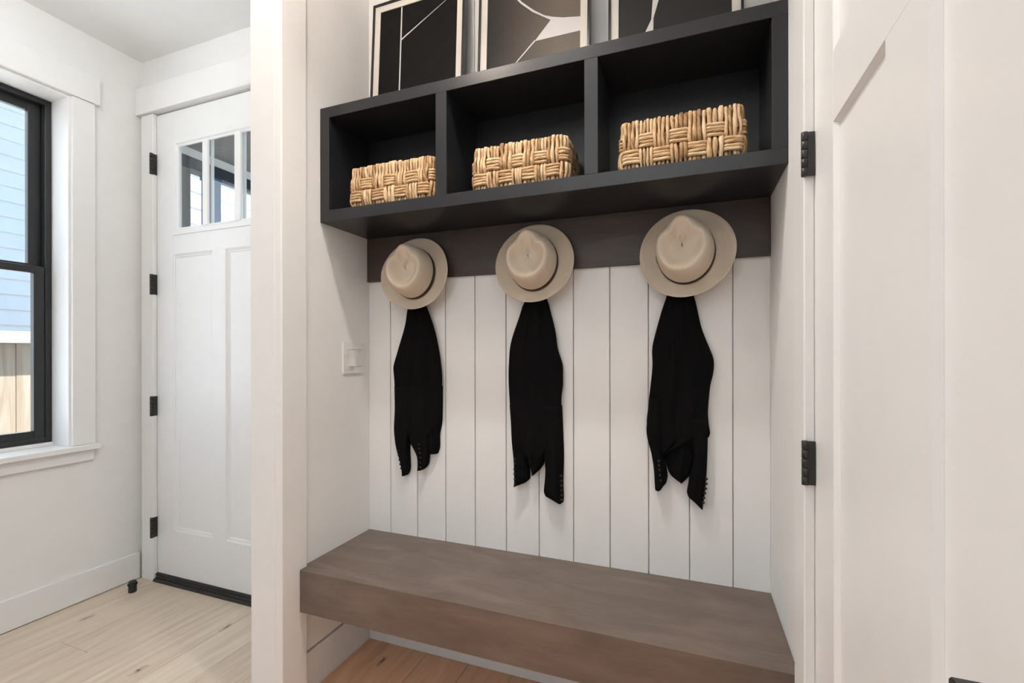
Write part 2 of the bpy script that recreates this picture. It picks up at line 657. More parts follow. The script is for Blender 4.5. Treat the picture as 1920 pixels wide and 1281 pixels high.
for xa, xb in ((PX[0], PX[1]), (PX[2], PX[3])):
    pn = box('panel', xa, xb, Y0 + 0.011, Y1 - 0.011, 0.273, 1.702, DOORP, door, 0)
    ring('moulding', xa, xb, 0.273, 1.702, 0.02, Y0, Y0 + 0.011, DOORP, pn,
         [(0, Y0 + 0.012), (0, Y0 + 0.002), (0.006, Y0 + 0.004), (0.008, Y0 + 0.0075), (0.013, Y0 + 0.0065), (0.020, Y0 + 0.0108), (0.020, Y0 + 0.012)])
ring('lite_frame', PX[0], PX[3], 1.800, 2.290, 0.036, Y0 - 0.004, Y1, DOORP, door,
     [(0, Y0 + 0.010), (0, Y0 - 0.004), (0.022, Y0 - 0.006), (0.028, Y0 + 0.000), (0.036, Y0 + 0.002), (0.036, Y0 + 0.010)])
for xa, xb in ((-2.268, -2.230), (-2.047, -2.005)):
    box('muntin', xa, xb, Y0 - 0.003, Y0 + 0.010, 1.830, 2.262, DOORP, door, 0.003, 2)
for xa, xb in ((-2.484, -2.2495), (-2.2485, -2.0265), (-2.0255, -1.826)):
    box('pane', xa, xb, Y0 + 0.0102, Y0 + 0.0152, 1.8005, 2.2895, GLASS, door, 0)
for xa in (-2.2545, -2.0315):
    box('outer_bar', xa, xa + 0.011, Y0 + 0.030, Y1, 1.800, 2.290, DOORP, door, 0.001)


def hinge_leafs(parent, cx, cy, z0, z1, side, kr=0.0062):
    """knuckle on a vertical axis; side gives the leaf box"""
    k = empty('hinge', (cx, cy, z0))
    k.location = Vector((cx, cy, z0)) - origin(parent)
    k.parent = parent
    n = 5
    hh = (z1 - z0) / n
    for i in range(n):
        lathe('knuckle', [(kr - 0.0017, 0.0004), (kr, 0.001), (kr, hh - 0.001), (kr - 0.0017, hh - 0.0004)], (cx, cy, z0 + i * hh), METAL, k, 14)
    box('leaf', *side, z0 + 0.001, z1 - 0.001, METAL, k, 0.0006)
    return k


for z0, z1 in ((2.125, 2.235), (1.497, 1.604), (0.863, 0.967), (0.228, 0.334)):
    hinge_leafs(door, -2.6120, 1.6030, z0, z1, (-2.6108, -2.6085, 1.6045, 1.6300), 0.0078)
sweep = prism('door_sweep', [(YD - 0.010, 0.0285), (YD - 0.013, 0.0315), (YD - 0.011, 0.036), (YD - 0.002, 0.040), (YD, 0.040), (YD, 0.0285)], 'X', -2.6085, DX1 - 0.004, RUBBER, door)
thr = empty('threshold', (DX0, YD, 0), 'black metal threshold strip under the white front door', 'threshold', kind='structure')
TP = [(YD - 0.024, 0.0), (YD - 0.025, 0.006), (YD - 0.022, 0.012), (YD - 0.016, 0.0145), (YD - 0.010, 0.015), (YD - 0.006, 0.025), (YD + 0.05, 0.026), (YD + 0.05, 0.0)]
prism('threshold_strip', TP, 'X', -2.6095, -2.2745, METAL, thr)
prism('threshold_strip', TP, 'X', -2.2725, DX1 + 0.004, METAL, thr)

t1 = empty('trim_1', (DX0 - 0.09, YD, 0), 'white flat board casing with tall header around the front door', 'trim', kind='structure')
box('side_casing', -2.7045, -2.6110, 1.610, YD, 0, 2.445, TRIM, t1, 0.002)
box('side_casing', DX1 + 0.003, DX1 + 0.096, 1.610, YD, 0, 2.445, TRIM, t1, 0.002)
box('header_board', XW + 0.0005, DX1 + 0.12, 1.597, YD, 2.448, 2.588, TRIM, t1, 0.002)
box('jamb', -2.6240, -2.6135, YD, YD + 0.11, 0, 2.4455, TRIM, t1, 0)
box('jamb', DX1 + 0.0015, DX1 + 0.012, YD, YD + 0.11, 0, 2.4455, TRIM, t1, 0)

# ------------------------------------------------------------------ entry window
win = empty('window_1', (XW, (WY0 + WY1) / 2, WZ0), 'black framed double hung window with white casing and sill', 'window', kind='structure')
XF = -2.860
JY0, JY1, JZ0, JZ1 = WY0, WY1, WZ0, WZ1
box('jamb_board', XF, XW + 0.004, JY1 - 0.0005, JY1 + 0.0145, JZ0, JZ1 + 0.014, TRIM, win, 0.001)
box('jamb_board', XF, XW + 0.004, JY0 - 0.0145, JY0 + 0.0005, JZ0, JZ1 + 0.014, TRIM, win, 0.001)
box('jamb_board', XF, XW + 0.004, JY0, JY1, JZ1 - 0.0005, JZ1 + 0.014, TRIM, win, 0.001)
box('casing_board', XW, XW + 0.019, JY1 + 0.008, JY1 + 0.100, 0.752, 2.4095, TRIM, win, 0.002)
box('casing_board', XW, XW + 0.019, JY0 - 0.100, JY0 - 0.008, 0.752, 2.4095, TRIM, win, 0.002)
box('header_board', XW, XW + 0.026, JY0 - 0.118, JY1 + 0.118, 2.4105, 2.540, TRIM, win, 0.002)
box('sill', XF, XW + 0.044, JY0 - 0.112, JY1 + 0.112, 0.7265, 0.7515, TRIM, win, 0.003, 2)
box('sill', XF - 0.068, XF + 0.012, JY0 + 0.001, JY1 - 0.001, 0.7517, 0.7670, TRIM, win, 0.001)
box('apron', XW, XW + 0.019, JY0 - 0.095, JY1 + 0.093, 0.672, 0.7260, TRIM, win, 0.002)


def xring(name, xa, xb, y0, y1, z0, z1, wl, wr, wb, wt, mat, parent):
    """rectangular frame in the YZ plane as four boards"""
    holder = empty(name, ((xa + xb) / 2, (y0 + y1) / 2, z0))
    holder.location = holder.location - origin(parent)
    holder.parent = parent
    box('stile', xa, xb, y0, y0 + wl, z0, z1, mat, holder, 0.0025, 2)
    box('stile', xa, xb, y1 - wr, y1, z0, z1, mat, holder, 0.0025, 2)
    box('rail', xa, xb, y0 + wl - 0.001, y1 - wr + 0.001, z0, z0 + wb, mat, holder, 0.0025, 2)
    box('rail', xa, xb, y0 + wl - 0.001, y1 - wr + 0.001, z1 - wt, z1, mat, holder, 0.0025, 2)
    return holder


xring('outer_frame', XF - 0.07, XF, JY0 + 0.0005, JY1 - 0.001, JZ0 + 0.0155, JZ1 - 0.001, 0.024, 0.024, 0.026, 0.024, BLACKW, win)
up_s = xring('upper_sash', XF - 0.062, XF - 0.036, JY0 + 0.024, JY1 - 0.026, 1.575, JZ1 - 0.020, 0.046, 0.046, 0.040, 0.046, BLACKW, win)
lo_s = xring('lower_sash', XF - 0.034, XF - 0.004, JY0 + 0.024, JY1 - 0.0252, JZ0 + 0.030, 1.602, 0.040, 0.040, 0.045, 0.034, BLACKW, win)
box('pane', XF - 0.052, XF - 0.047, JY0 + 0.060, JY1 - 0.064, 1.605, JZ1 - 0.055, GLASS, win, 0)
box('pane', XF - 0.022, XF - 0.017, JY0 + 0.055, JY1 - 0.058, JZ0 + 0.065, 1.575, GLASS, win, 0)

# ------------------------------------------------------------------ interior door on the right
d2 = empty('door_2', (XR, 1.072, 0), 'white panelled interior door closed in the wall beside the niche', 'door', kind='structure')
AX0, AX1 = XR, XR + 0.035
AY = (0.262, 0.380, 0.607, 0.724, 0.951, 1.072)
box('stile', AX0, AX1, AY[4], AY[5], 0.012, 2.44, DOORP, d2, 0.0012)
box('stile', AX0, AX1, AY[0], AY[1], 0.012, 2.44, DOORP, d2, 0.0012)
box('stile', AX0, AX1, AY[2], AY[3], 0.25, 1.590, DOORP, d2, 0.0004)
box('rail', AX0, AX1, AY[1], AY[4], 0.012, 0.25, DOORP, d2, 0.0004)
box('rail', AX0, AX1, AY[1], AY[4], 1.590, 1.712, DOORP, d2, 0.0004)
box('rail', AX0, AX1, AY[1], AY[4], 2.318, 2.44, DOORP, d2, 0.0004)


def panel2(y0, y1, z0, z1):
    p = box('panel', AX0 + 0.009, AX1 - 0.009, y0, y1, z0, z1, DOORP, d2, 0)
    bm = bmesh.new()
    loops = []
    for ins, xx in ((0, AX0 + 0.012), (0, AX0 + 0.0005), (0.006, AX0 + 0.0085), (0.006, AX0 + 0.012)):
        loops.append([bm.verts.new(q) for q in ((xx, y0 + ins, z0 + ins), (xx, y1 - ins, z0 + ins), (xx, y1 - ins, z1 - ins), (xx, y0 + ins, z1 - ins))])
    for i in range(4):
        a, b = loops[i], loops[(i + 1) % 4]
        for j in range(4):
            bm.faces.new((a[j], a[(j + 1) % 4], b[(j + 1) % 4], b[j]))
    bmesh.ops.recalc_face_normals(bm, faces=bm.faces)
    link_bm('sticking', bm, DOORP, p)


panel2(AY[3], AY[4], 0.25, 1.590)
panel2(AY[1], AY[2], 0.25, 1.590)
panel2(AY[1], AY[4], 1.712, 2.318)
for z0, z1 in ((2.13, 2.219), (1.539, 1.628), (0.926, 1.015), (0.32, 0.409)):
    hinge_leafs(d2, 0.2185, 1.0705, z0, z1, (0.2205, 0.2362, 1.0685, 1.0725))
lev = empty('lever_handle', (XR, 0.325, 0.95))
lev.location = Vector((XR, 0.325, 0.95)) - origin(d2)
lev.parent = d2
box('rose', XR - 0.009, XR - 0.0003, 0.293, 0.357, 0.922, 0.986, METAL, lev, 0.0015)
lathe('neck', [(0.011, 0.0), (0.0105, 0.05)], (XR - 0.058, 0.325, 0.954), METAL, lev, 18, 'X')
box('lever', XR - 0.067, XR - 0.047, 0.308, 0.412, 0.944, 0.964, METAL, lev, 0.0015)

t2 = empty('trim_2', (XR, 1.078, 0), 'white flat board casing around the interior door', 'trim', kind='structure')
box('side_casing', XR - 0.019, XR, 1.078, 1.170, 0, 2.445, TRIM, t2, 0.0025, 2)
box('side_casing', XR - 0.019, XR, 0.164, 0.256, 0, 2.445, TRIM, t2, 0.0025, 2)
box('header_board', XR - 0.024, XR, 0.150, 1.184, 2.447, 2.588, TRIM, t2, 0.002)
box('jamb', XR + 0.0003, XR + 0.10, 1.0735, 1.0795, 0, 2.4515, TRIM, t2, 0)

# ------------------------------------------------------------------ floating bench
bench = empty('floating_bench', (-0.5, 1.4, 0.313), 'dark brown stained wooden floating bench spanning the niche', 'bench')
box('seat_board', XL + 0.0008, XR - 0.0008, 1.2550, YB - 0.0008, 0.417, 0.4562, BENCH, bench, 0.0008)
box('front_apron', -1.2292, XR - 0.0008, 1.2177, 1.2549, 0.3130, 0.4562, BENCH, bench, 0.0015)

# ------------------------------------------------------------------ wall rail behind the hats
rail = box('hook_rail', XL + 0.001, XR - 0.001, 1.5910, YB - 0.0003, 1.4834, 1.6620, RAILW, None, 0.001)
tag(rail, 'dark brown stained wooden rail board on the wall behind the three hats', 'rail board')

# ------------------------------------------------------------------ cubby shelf
cub = empty('cubby_shelf', (-0.503, 1.46, 1.6624), 'black wall mounted cubby shelf with three open compartments', 'shelf')
CY0, CY1, CZ0, CZ1 = 1.329, YB - 0.0004, 1.6624, 2.0748
CX0, CX1 = XL + 0.0008, XR - 0.0008
box('bottom_board', CX0, CX1, CY0, CY1, CZ0, 1.704, NAVY, cub, 0.0012)
box('top_board', CX0, CX1, CY0, CY1, 2.036, CZ1, NAVY, cub, 0.0012)
box('side_board', CX0, -1.2025, CY0 + 0.0002, CY1, 1.7035, 2.0365, NAVY, cub, 0.0006)
box('side_board', 0.2005, CX1, CY0 + 0.0002, CY1, 1.7035, 2.0365, NAVY, cub, 0.0006)
box('divider', -0.7665, -0.7265, CY0 + 0.0002, CY1 - 0.03, 1.7035, 2.0365, NAVY, cub, 0.0006)
box('divider', -0.2775, -0.2385, CY0 + 0.0002, CY1 - 0.03, 1.7035, 2.0365, NAVY, cub, 0.0006)
box('back_panel', -1.2030, 0.2010, 1.553, 1.566, 1.7035, 2.0365, NAVY, cub, 0.0006)


# ------------------------------------------------------------------ tubes for basket strands
def add_tube(bm, pts, rad, uvl, tl, tint, sides=6, closed=False, flat=None):
    n = len(pts)
    rings = []
    ln = 0.0
    L = [0.0]
    for i in range(1, n):
        ln += (pts[i] - pts[i - 1]).length
        L.append(ln)
    prev = None
    for i, p in enumerate(pts):
        if closed:
            d = (pts[(i + 1) % n] - pts[i - 1])
        else:
            d = pts[min(i + 1, n - 1)] - pts[max(i - 1, 0)]
        d = d.normalized() if d.length > 1e-9 else Vector((0, 0, 1))
        if prev is None:
            ref = Vector((0, 0, 1)) if abs(d.z) < 0.8 else Vector((0, 1, 0))
            u = d.cross(ref).normalized()
        else:
            u = (prev - d * prev.dot(d)).normalized()
        prev = u
        v = d.cross(u)
        r = rad(L[i] / max(ln, 1e-6)) if callable(rad) else rad
        rings.append([bm.verts.new(p + (u * math.cos(2 * math.pi * j / sides) + v * math.sin(2 * math.pi * j / sides)) * r) for j in range(sides)])
    m = n if closed else n - 1
    for i in range(m):
        a, b = rings[i], rings[(i + 1) % n]
        la = L[i]
        lb = L[i + 1] if i + 1 < n else ln + 0.01
        for j in range(sides):
            f = bm.faces.new((a[j], a[(j + 1) % sides], b[(j + 1) % sides], b[j]))
            f.smooth = True
            uv = ((la, j / sides), (la, (j + 1) / sides), (lb, (j + 1) / sides), (lb, j / sides))
            for lp, q in zip(f.loops, uv):
                lp[uvl].uv = q
                lp[tl] = (tint, tint, tint, 1)
    if not closed:
        for rg in (rings[0][::-1], rings[-1]):
            f = bm.faces.new(rg)
            for lp in f.loops:
                lp[uvl].uv = (0, 0)
                lp[tl] = (tint, tint, tint, 1)


def basket(label, x0, x1, y0, y1, z0, hgt, nf, ns, seed, rot=0.0):
    rnd = random.Random(seed)
    cx, cy = (x0 + x1) / 2, (y0 + y1) / 2
    root = empty('woven_basket', (cx, cy, z0), label, 'basket', 'woven baskets in the cubby shelf')
    W, D = (x1 - x0), (y1 - y0)
    SR = 0.0052
    hw, hd = W / 2 - SR - 0.004, D / 2 - SR - 0.004
    rc = 0.018                                        # corner radius
    # perimeter parametrised by length, starting at front-left, counter-clockwise from above
    segs = [('l', (-hw + rc, -hd), (hw - rc, -hd)), ('a', (hw - rc, -hd + rc), -90), ('l', (hw, -hd + rc), (hw, hd - rc)), ('a', (hw - rc, hd - rc), 0),
            ('l', (hw - rc, hd), (-hw + rc, hd)), ('a', (-hw + rc, hd - rc), 90), ('l', (-hw, hd - rc), (-hw, -hd + rc)), ('a', (-hw + rc, -hd + rc), 180)]
    lens_ = []
    for s in segs:
        lens_.append(math.hypot(s[2][0] - s[1][0], s[2][1] - s[1][1]) if s[0] == 'l' else rc * math.pi / 2)
    P = sum(lens_)

    def at(s):
        s = s % P
        for sg, L in zip(segs, lens_):
            if s <= L:
                t = s / L
                if sg[0] == 'l':
                    ax, ay = sg[1]
                    bx, by = sg[2]
                    dx, dy = (bx - ax) / L, (by - ay) / L
                    return Vector((ax + (bx - ax) * t, ay + (by - ay) * t, 0)), Vector((dy, -dx, 0))
                a = R(sg[2] + 90 * t)
                n = Vector((math.cos(a), math.sin(a), 0))
                return Vector((sg[1][0], sg[1][1], 0)) + n * rc, n
            s -= L
        return at(0)

    n_cols = 2 * nf + 2 * ns
    cw = P / n_cols
    s_off = -rc * math.pi / 4
    rows = ((0.062, 0.100), (0.018, 0.057))
    ws = [rnd.uniform(0.85, 1.15) for _ in range(n_cols)]
    k = P / sum(ws)
    ws = [q * k for q in ws]
    starts = [s_off]
    for q in ws:
        starts.append(starts[-1] + q)

    rotm = Matrix.Rotation(rot, 3, 'Z')

    def col_of(s):
        s = (s - s_off) % P + s_off
        for i in range(n_cols):
            if s <= starts[i + 1]:
                return i, (s - starts[i]) / ws[i]
        return n_cols - 1, 1.0

    def world(p):
        q = rotm @ p
        return Vector((cx + q.x, cy + q.y, z0 + q.z))

    def over(c, r):
        return 1.0 if (c + r) % 2 == 0 else -1.0      # +1: vertical strands lie on top

    A = 0.0066

    def smooth(t):
        t = max(0.0, min(1.0, t))
        return t * t * (3 - 2 * t)

    for c in range(n_cols):
        bm = bmesh.new()
        uvl = bm.loops.layers.uv.new('UVMap')
        tl = bm.loops.layers.float_color.new('tint')
        nst = rnd.choice((3, 4, 4))
        for j in range(nst):
            s = starts[c] + ws[c] * (j + 0.5) / nst
            tint = min(1, max(0, rnd.gauss(0.5, 0.30)))
            pts = []
            wob = rnd.uniform(-0.0016, 0.0016)
            ph = rnd.uniform(0, 6)
            zt = hgt + rnd.uniform(-0.0025, 0.002)
            N = 17
            for i in range(N):
                z = 0.003 + (zt - 0.009) * i / (N - 1)
                o = 0.0
                wsum = 0.0
                for r, (a, b) in enumerate(rows):
                    mid, half = (a + b) / 2, (b - a) / 2
                    wgt = smooth(1 - (abs(z - mid) / half - 0.75) / 0.6)
                    o += over(c, r) * A * wgt
                bow = math.sin(math.pi * i / (N - 1))
                p, n = at(s + wob * math.sin(z * 60 + ph) + wob * bow)
                pts.append(p + n * o + Vector((0, 0, z)))
            p, n = at(s)
            lastp = pts[-1]
            base_p = Vector((lastp.x, lastp.y, 0))
            for a in (40, 90, 140, 180):
                pts.append(base_p - n * (0.006 * (1 - math.cos(R(a)))) + Vector((0, 0, zt - 0.006 + 0.006 * math.sin(R(a)))))
            pts.append(pts[-1] + Vector((0, 0, -0.014)))
            r0 = ws[c] / nst / 2 * rnd.uniform(0.80, 1.04)
            ph2 = rnd.uniform(0, 6)
            add_tube(bm, [world(q) for q in pts], lambda t, r0=r0, ph2=ph2: r0 * (1 + 0.17 * math.sin(t * 15 + ph2)), uvl, tl, tint)
        link_bm('vertical_strand_bundle', bm, RUSH, root)
    for r, (a, b) in enumerate(rows):
        bm = bmesh.new()
        uvl = bm.loops.layers.uv.new('UVMap')
        tl = bm.loops.layers.float_color.new('tint')
        for j in range(4):
            z = a + (b - a) * (j + 0.5) / 4
            tint = min(1, max(0, rnd.gauss(0.46, 0.16)))
            N = n_cols * 8
            pts = []
            ph = rnd.uniform(0, 6)
            for i in range(N):
                s = P * i / N + s_off
                c, f = col_of(s)
                cur = -over(c, r)
                e = min(f, 1 - f)
                o = cur * A * smooth((e + 0.10) / 0.22) if e < 0.12 else cur * A
                p, n = at(s)
                pts.append(world(p + n * (o * 1.0) + Vector((0, 0, z + 0.0012 * math.sin(s * 55 + ph)))))
            add_tube(bm, pts, (b - a) / 8 * 1.0, uvl, tl, tint, 6, True)
        link_bm('horizontal_strand_bundle', bm, RUSH, root)
    # rim cord
    bm = bmesh.new()
    uvl = bm.loops.layers.uv.new('UVMap')
    tl = bm.loops.layers.float_color.new('tint')
    pts = []
    for i in range(72):
        p, n = at(P * i / 72)
        pts.append(world(p - n * 0.006 + Vector((0, 0, hgt - 0.009 + rnd.uniform(-0.0008, 0.0008)))))
    add_tube(bm, pts, 0.005, uvl, tl, 0.4, 6, True)
    link_bm('rim_cord', bm, RUSH, root)
    # added dark sheets inside, standing in for shade between strands, plus the base
    bm = bmesh.new()
    t = 0.003
    iw, idp = hw - 0.013, hd - 0.013
    for bx in ((-iw, iw, -idp, -idp + t, 0.001, hgt * 0.84), (-iw, iw, idp - t, idp, 0.001, hgt * 0.84), (-iw, -iw + t, -idp, idp, 0.001, hgt * 0.84),
               (iw - t, iw, -idp, idp, 0.001, hgt * 0.84), (-hw + 0.004, hw - 0.004, -hd + 0.004, hd - 0.004, 0.0, 0.004)):
        add_box(bm, *bx)
    for v in bm.verts:
        v.co = world(v.co)
    link_bm('gap_shade_backing', bm, GAPSHADE, root)
    return root


basket('woven rush basket in the cubby compartment nearest the light switch', -1.132, -0.782, 1.342, 1.532, 1.7042, 0.142, 7, 4, 11, R(0.6))
basket('woven rush basket in the middle cubby compartment', -0.653, -0.330, 1.348, 1.538, 1.7042, 0.140, 8, 4, 23, R(0.0))
basket('woven rush basket in the cubby compartment nearest the interior door', -0.184, 0.147, 1.346, 1.536, 1.7042, 0.140, 7, 4, 37, R(0.3))


# ------------------------------------------------------------------ straw hats
def hat(label, loc, yaw, tilt, spin, seed, buckle=False):
    rnd = random.Random(seed)
    loc = Vector(loc)
    root = empty('straw_hat', loc, label, 'hat', 'straw fedora hats hung on the wall')
    n = Vector((math.sin(yaw) * math.cos(tilt), -math.cos(yaw) * math.cos(tilt), math.sin(tilt)))
    ex = Vector((0, 0, 1)).cross(-n) * -1
    ex = n.cross(Vector((0, 0, 1))).normalized() * -1
    ez = n.cross(ex).normalized()
    if ez.z < 0:
        ez = -ez
    if ex.x < 0:
        ex = -ex
    cs, sn = math.cos(spin), math.sin(spin)
    e1, e2 = ex * cs + ez * sn, ez * cs - ex * sn

    def W(u, v, w):
        return loc + e1 * u + e2 * v + n * w

    SEG = 72
    RA, RB = 0.0835, 0.0985                            # crown base half-width and half-length (front is up)
    jig = [rnd.uniform(0.97, 1.03) for _ in range(4)]

    def crown_pt(th, s):
        # th = 0 at the front (up); s 0..1 side wall, 1..2 folded top
        c, si = math.cos(th), math.sin(th)
        a = abs((th + math.pi) % (2 * math.pi) - math.pi)
        pinch = math.exp(-((a - R(42)) / R(21)) ** 2) * jig[0]
        front = math.exp(-(a / R(24)) ** 2)
        back = math.exp(-((a - math.pi) / R(60)) ** 2)
        hgt = 0.104 + 0.010 * front - 0.008 * back
        if s <= 1:
            taper = 1 - 0.23 * s ** 1.3 - 0.30 * pinch * max(0, s - 0.25) ** 1.1 - 0.03 * front * s
            bul = 0.025 * math.sin(math.pi * s)
            k = taper + bul
            w = hgt * math.sin(s * math.pi / 2) ** 0.93
            return k * RA * si, k * RB * c, w
        q = s - 1
        k1 = 1 - 0.23 - 0.30 * pinch * 0.75 ** 1.1 - 0.03 * front
        k = k1 * (1 - q) ** 0.85
        dip = 0.030 * jig[1]
        w = hgt - dip * (math.sin(min(1, q / 0.62) * math.pi / 2) ** 1.6) + 0.011 * max(0, (q - 0.55) / 0.45) ** 1.5
        return k * RA * si, k * RB * c, w

    def grid(name, fn, rows, vscale, mat, thick=None, parent=root, wrap=True):
        bm = bmesh.new()
        uvl = bm.loops.layers.uv.new('UVMap')
        vs = [[bm.verts.new(W(*fn(2 * math.pi * i / SEG, s))) for i in range(SEG)] for s in rows]
        for r in range(len(rows) - 1):
            for i in range(SEG):
                j = (i + 1) % SEG
                f = bm.faces.new((vs[r][i], vs[r][j], vs[r + 1][j], vs[r + 1][i]))
                uu = (i / SEG, (i + 1) / SEG)
                for lp, q in zip(f.loops, ((uu[0], vscale * rows[r]), (uu[1], vscale * rows[r]), (uu[1], vscale * rows[r + 1]), (uu[0], vscale * rows[r + 1]))):
                    lp[uvl].uv = q
        bmesh.ops.recalc_face_normals(bm, faces=bm.faces)
        o = link_bm(name, bm, mat, parent, True)
        if thick:
            md = o.modifiers.new('thickness', 'SOLIDIFY')
            md.thickness = thick
            md.offset = 0
        return o

    rows = [i / 12 for i in range(13)] + [1 + i / 12 for i in range(1, 13)]
    rows[-1] = 1.985
    grid('crown', crown_pt, rows, 30, STRAW, 0.002)

    def brim_pt(th, s):
        c, si = math.cos(th), math.sin(th)
        ra, rb = RA * 0.995, RB * 0.995
        ro = 0.1420 * (1 + 0.012 * math.cos(2 * th) + 0.010 * math.sin(3 * th + seed))
        k_i = 1.0
        u0, v0 = ra * si, rb * c
        u1, v1 = ro * si, (ro - 0.001) * c + 0.002
        a = abs((th + math.pi) % (2 * math.pi) - math.pi)
        curl = 0.016 * si * si + 0.012 * max(0, -c) ** 2 - 0.002 * max(0, c) ** 2
        w = curl * s ** 1.7 - 0.0035 * math.sin(math.pi * s)
        return u0 + (u1 - u0) * s, v0 + (v1 - v0) * s, w
    grid('brim', brim_pt, [i / 10 for i in range(11)], 14, STRAW, 0.0022)
    # rolled brim edge
    bm = bmesh.new()
    uvl = bm.loops.layers.uv.new('UVMap')
    tl = bm.loops.layers.float_color.new('tint')
    add_tube(bm, [W(*brim_pt(2 * math.pi * i / SEG, 1.0)) for i in range(SEG)], 0.0019, uvl, tl, 0.5, 6, True)
    link_bm('brim_edge', bm, STRAW, root)
    # narrow band at the foot of the crown

    def band_pt(th, s):
        u, v, w_ = crown_pt(th, 0.025 + 0.095 * s)
        g = 1.020
        return u * g, v * g, w_
    bd = grid('hat_band', band_pt, [0, 0.33, 0.66, 1.0], 1, BAND, 0.0016)
    if buckle:
        bm = bmesh.new()
        uvl = bm.loops.layers.uv.new('UVMap')
        tl = bm.loops.layers.float_color.new('tint')
        pts = []
        for i in range(16):
            a = 2 * math.pi * i / 16
            u, v, w_ = crown_pt(R(262) + 0.13 * math.cos(a), 0.085 + 0.075 * math.sin(a))
            pts.append(W(u * 1.045, v * 1.045, w_))
        add_tube(bm, pts, 0.0013, uvl, tl, 0.5, 6, True)
        link_bm('buckle', bm, BUCKLE, bd)
    return root


hat('tan straw fedora hanging nearest the light switch', (-0.984, 1.553, 1.494), R(4), R(9), R(3), 1)
hat('tan straw fedora hanging in the middle of the three hats', (-0.500, 1.553, 1.501), R(1), R(10), R(2), 2)
hat('tan straw fedora with a small band buckle, hanging nearest the interior door', (-0.003, 1.553, 1.499), R(-8), R(9), R(1), 3, True)

# ------------------------------------------------------------------ cardigans (rows: height, left edge, right edge)
C1 = dict(
  body=[(1.4733,-1.0204,-0.9752),(1.4275,-1.0285,-0.9687),(1.3931,-1.034,-0.9655),(1.3689,-1.0408,-0.9557),(1.3528,-1.0455,-0.9479),(1.301,-1.0538,-0.9278),(1.2552,-1.0695,-0.9131),(1.1979,-1.0902,-0.901),(1.1692,-1.0986,-0.8959),(1.1376,-1.1132,-0.8915),(1.1004,-1.1077,-0.8878),(1.0373,-1.103,-0.8892),(0.9685,-1.101,-0.8899),(0.9168,-1.1032,-0.8932),(0.8878,-1.0908,-0.9144),(0.8619,-1.0635,-0.9436)],
  sl=[(1.0582,-1.1064,-1.0325),(0.965,-1.1045,-1.0293),(0.8833,-1.1102,-1.0274),(0.8483,-1.1061,-1.0315),(0.819,-1.0999,-1.0424),(0.8017,-1.0944,-1.0418),(0.7617,-1.0773,-1.0391),(0.7159,-1.0644,-1.0358),(0.7026,-1.0623,-1.0494)],
  sm=[(1.0606,-1.0407,-0.9414),(0.9691,-1.0396,-0.9383),(0.889,-1.0397,-0.9404),(0.8547,-1.0371,-0.9431),(0.8262,-1.0304,-0.9451),(0.7958,-1.0024,-0.9478),(0.7817,-0.9951,-0.9491),(0.7418,-0.9925,-0.9518),(0.7306,-0.9919,-0.9747)],
  sr=[(1.0614,-0.9605,-0.8937),(0.9706,-0.9593,-0.8939),(0.9081,-0.9575,-0.8959),(0.8795,-0.9556,-0.9062),(0.8114,-0.9524,-0.9044),(0.7966,-0.9426,-0.9154)],
  bt=[(-1.0759,0.8012),(-1.0718,0.7859),(-1.0678,0.7671),(-1.0637,0.7501),(-1.0597,0.7342),(-0.9783,0.8337),(-0.9764,0.8185),(-0.9738,0.8017),(-0.9712,0.7827),(-0.9726,0.7639),(-0.9713,0.7454)])
C2 = dict(
  body=[(1.4546,-0.5275,-0.4808),(1.4072,-0.537,-0.4735),(1.3835,-0.5433,-0.4686),(1.3716,-0.5516,-0.4613),(1.3598,-0.5573,-0.4595),(1.3242,-0.5689,-0.4492),(1.2648,-0.5915,-0.4347),(1.2351,-0.6013,-0.4305),(1.2053,-0.6078,-0.4288),(1.1458,-0.6112,-0.4067),(1.1042,-0.6125,-0.4097),(1.0805,-0.6119,-0.405),(1.0447,-0.61,-0.4146),(0.9972,-0.6069,-0.4141),(0.9439,-0.6018,-0.4118),(0.8842,-0.5986,-0.4239),(0.8481,-0.5825,-0.4512),(0.8125,-0.5538,-0.4769)],
  sl=[(0.9997,-0.6095,-0.5528),(0.9393,-0.6044,-0.5497),(0.8668,-0.6013,-0.5498),(0.8128,-0.5949,-0.5435),(0.783,-0.593,-0.5366),(0.7469,-0.5931,-0.5329),(0.7199,-0.5918,-0.5298),(0.7072,-0.5905,-0.5802)],
  tail=[(0.908,-0.5622,-0.4746),(0.8487,-0.5591,-0.4747),(0.8132,-0.5528,-0.476),(0.79,-0.5358,-0.4791),(0.7723,-0.527,-0.4853),(0.7529,-0.5201,-0.5145)],
  sr=[(1.0049,-0.4948,-0.4149),(0.9463,-0.4887,-0.412),(0.8526,-0.4815,-0.4085),(0.8116,-0.4791,-0.408),(0.7707,-0.4736,-0.4099),(0.7353,-0.4767,-0.4105),(0.6822,-0.4842,-0.4088),(0.6746,-0.4615,-0.4088),(0.6648,-0.4251,-0.41)],
  bt=[(-0.58,0.8089),(-0.5807,0.792),(-0.582,0.7727),(-0.582,0.7558),(-0.5808,0.7367),(-0.5795,0.7188),(-0.4096,0.7639),(-0.409,0.7465),(-0.4085,0.7303),(-0.4085,0.7141),(-0.4079,0.6973),(-0.4074,0.6812)])
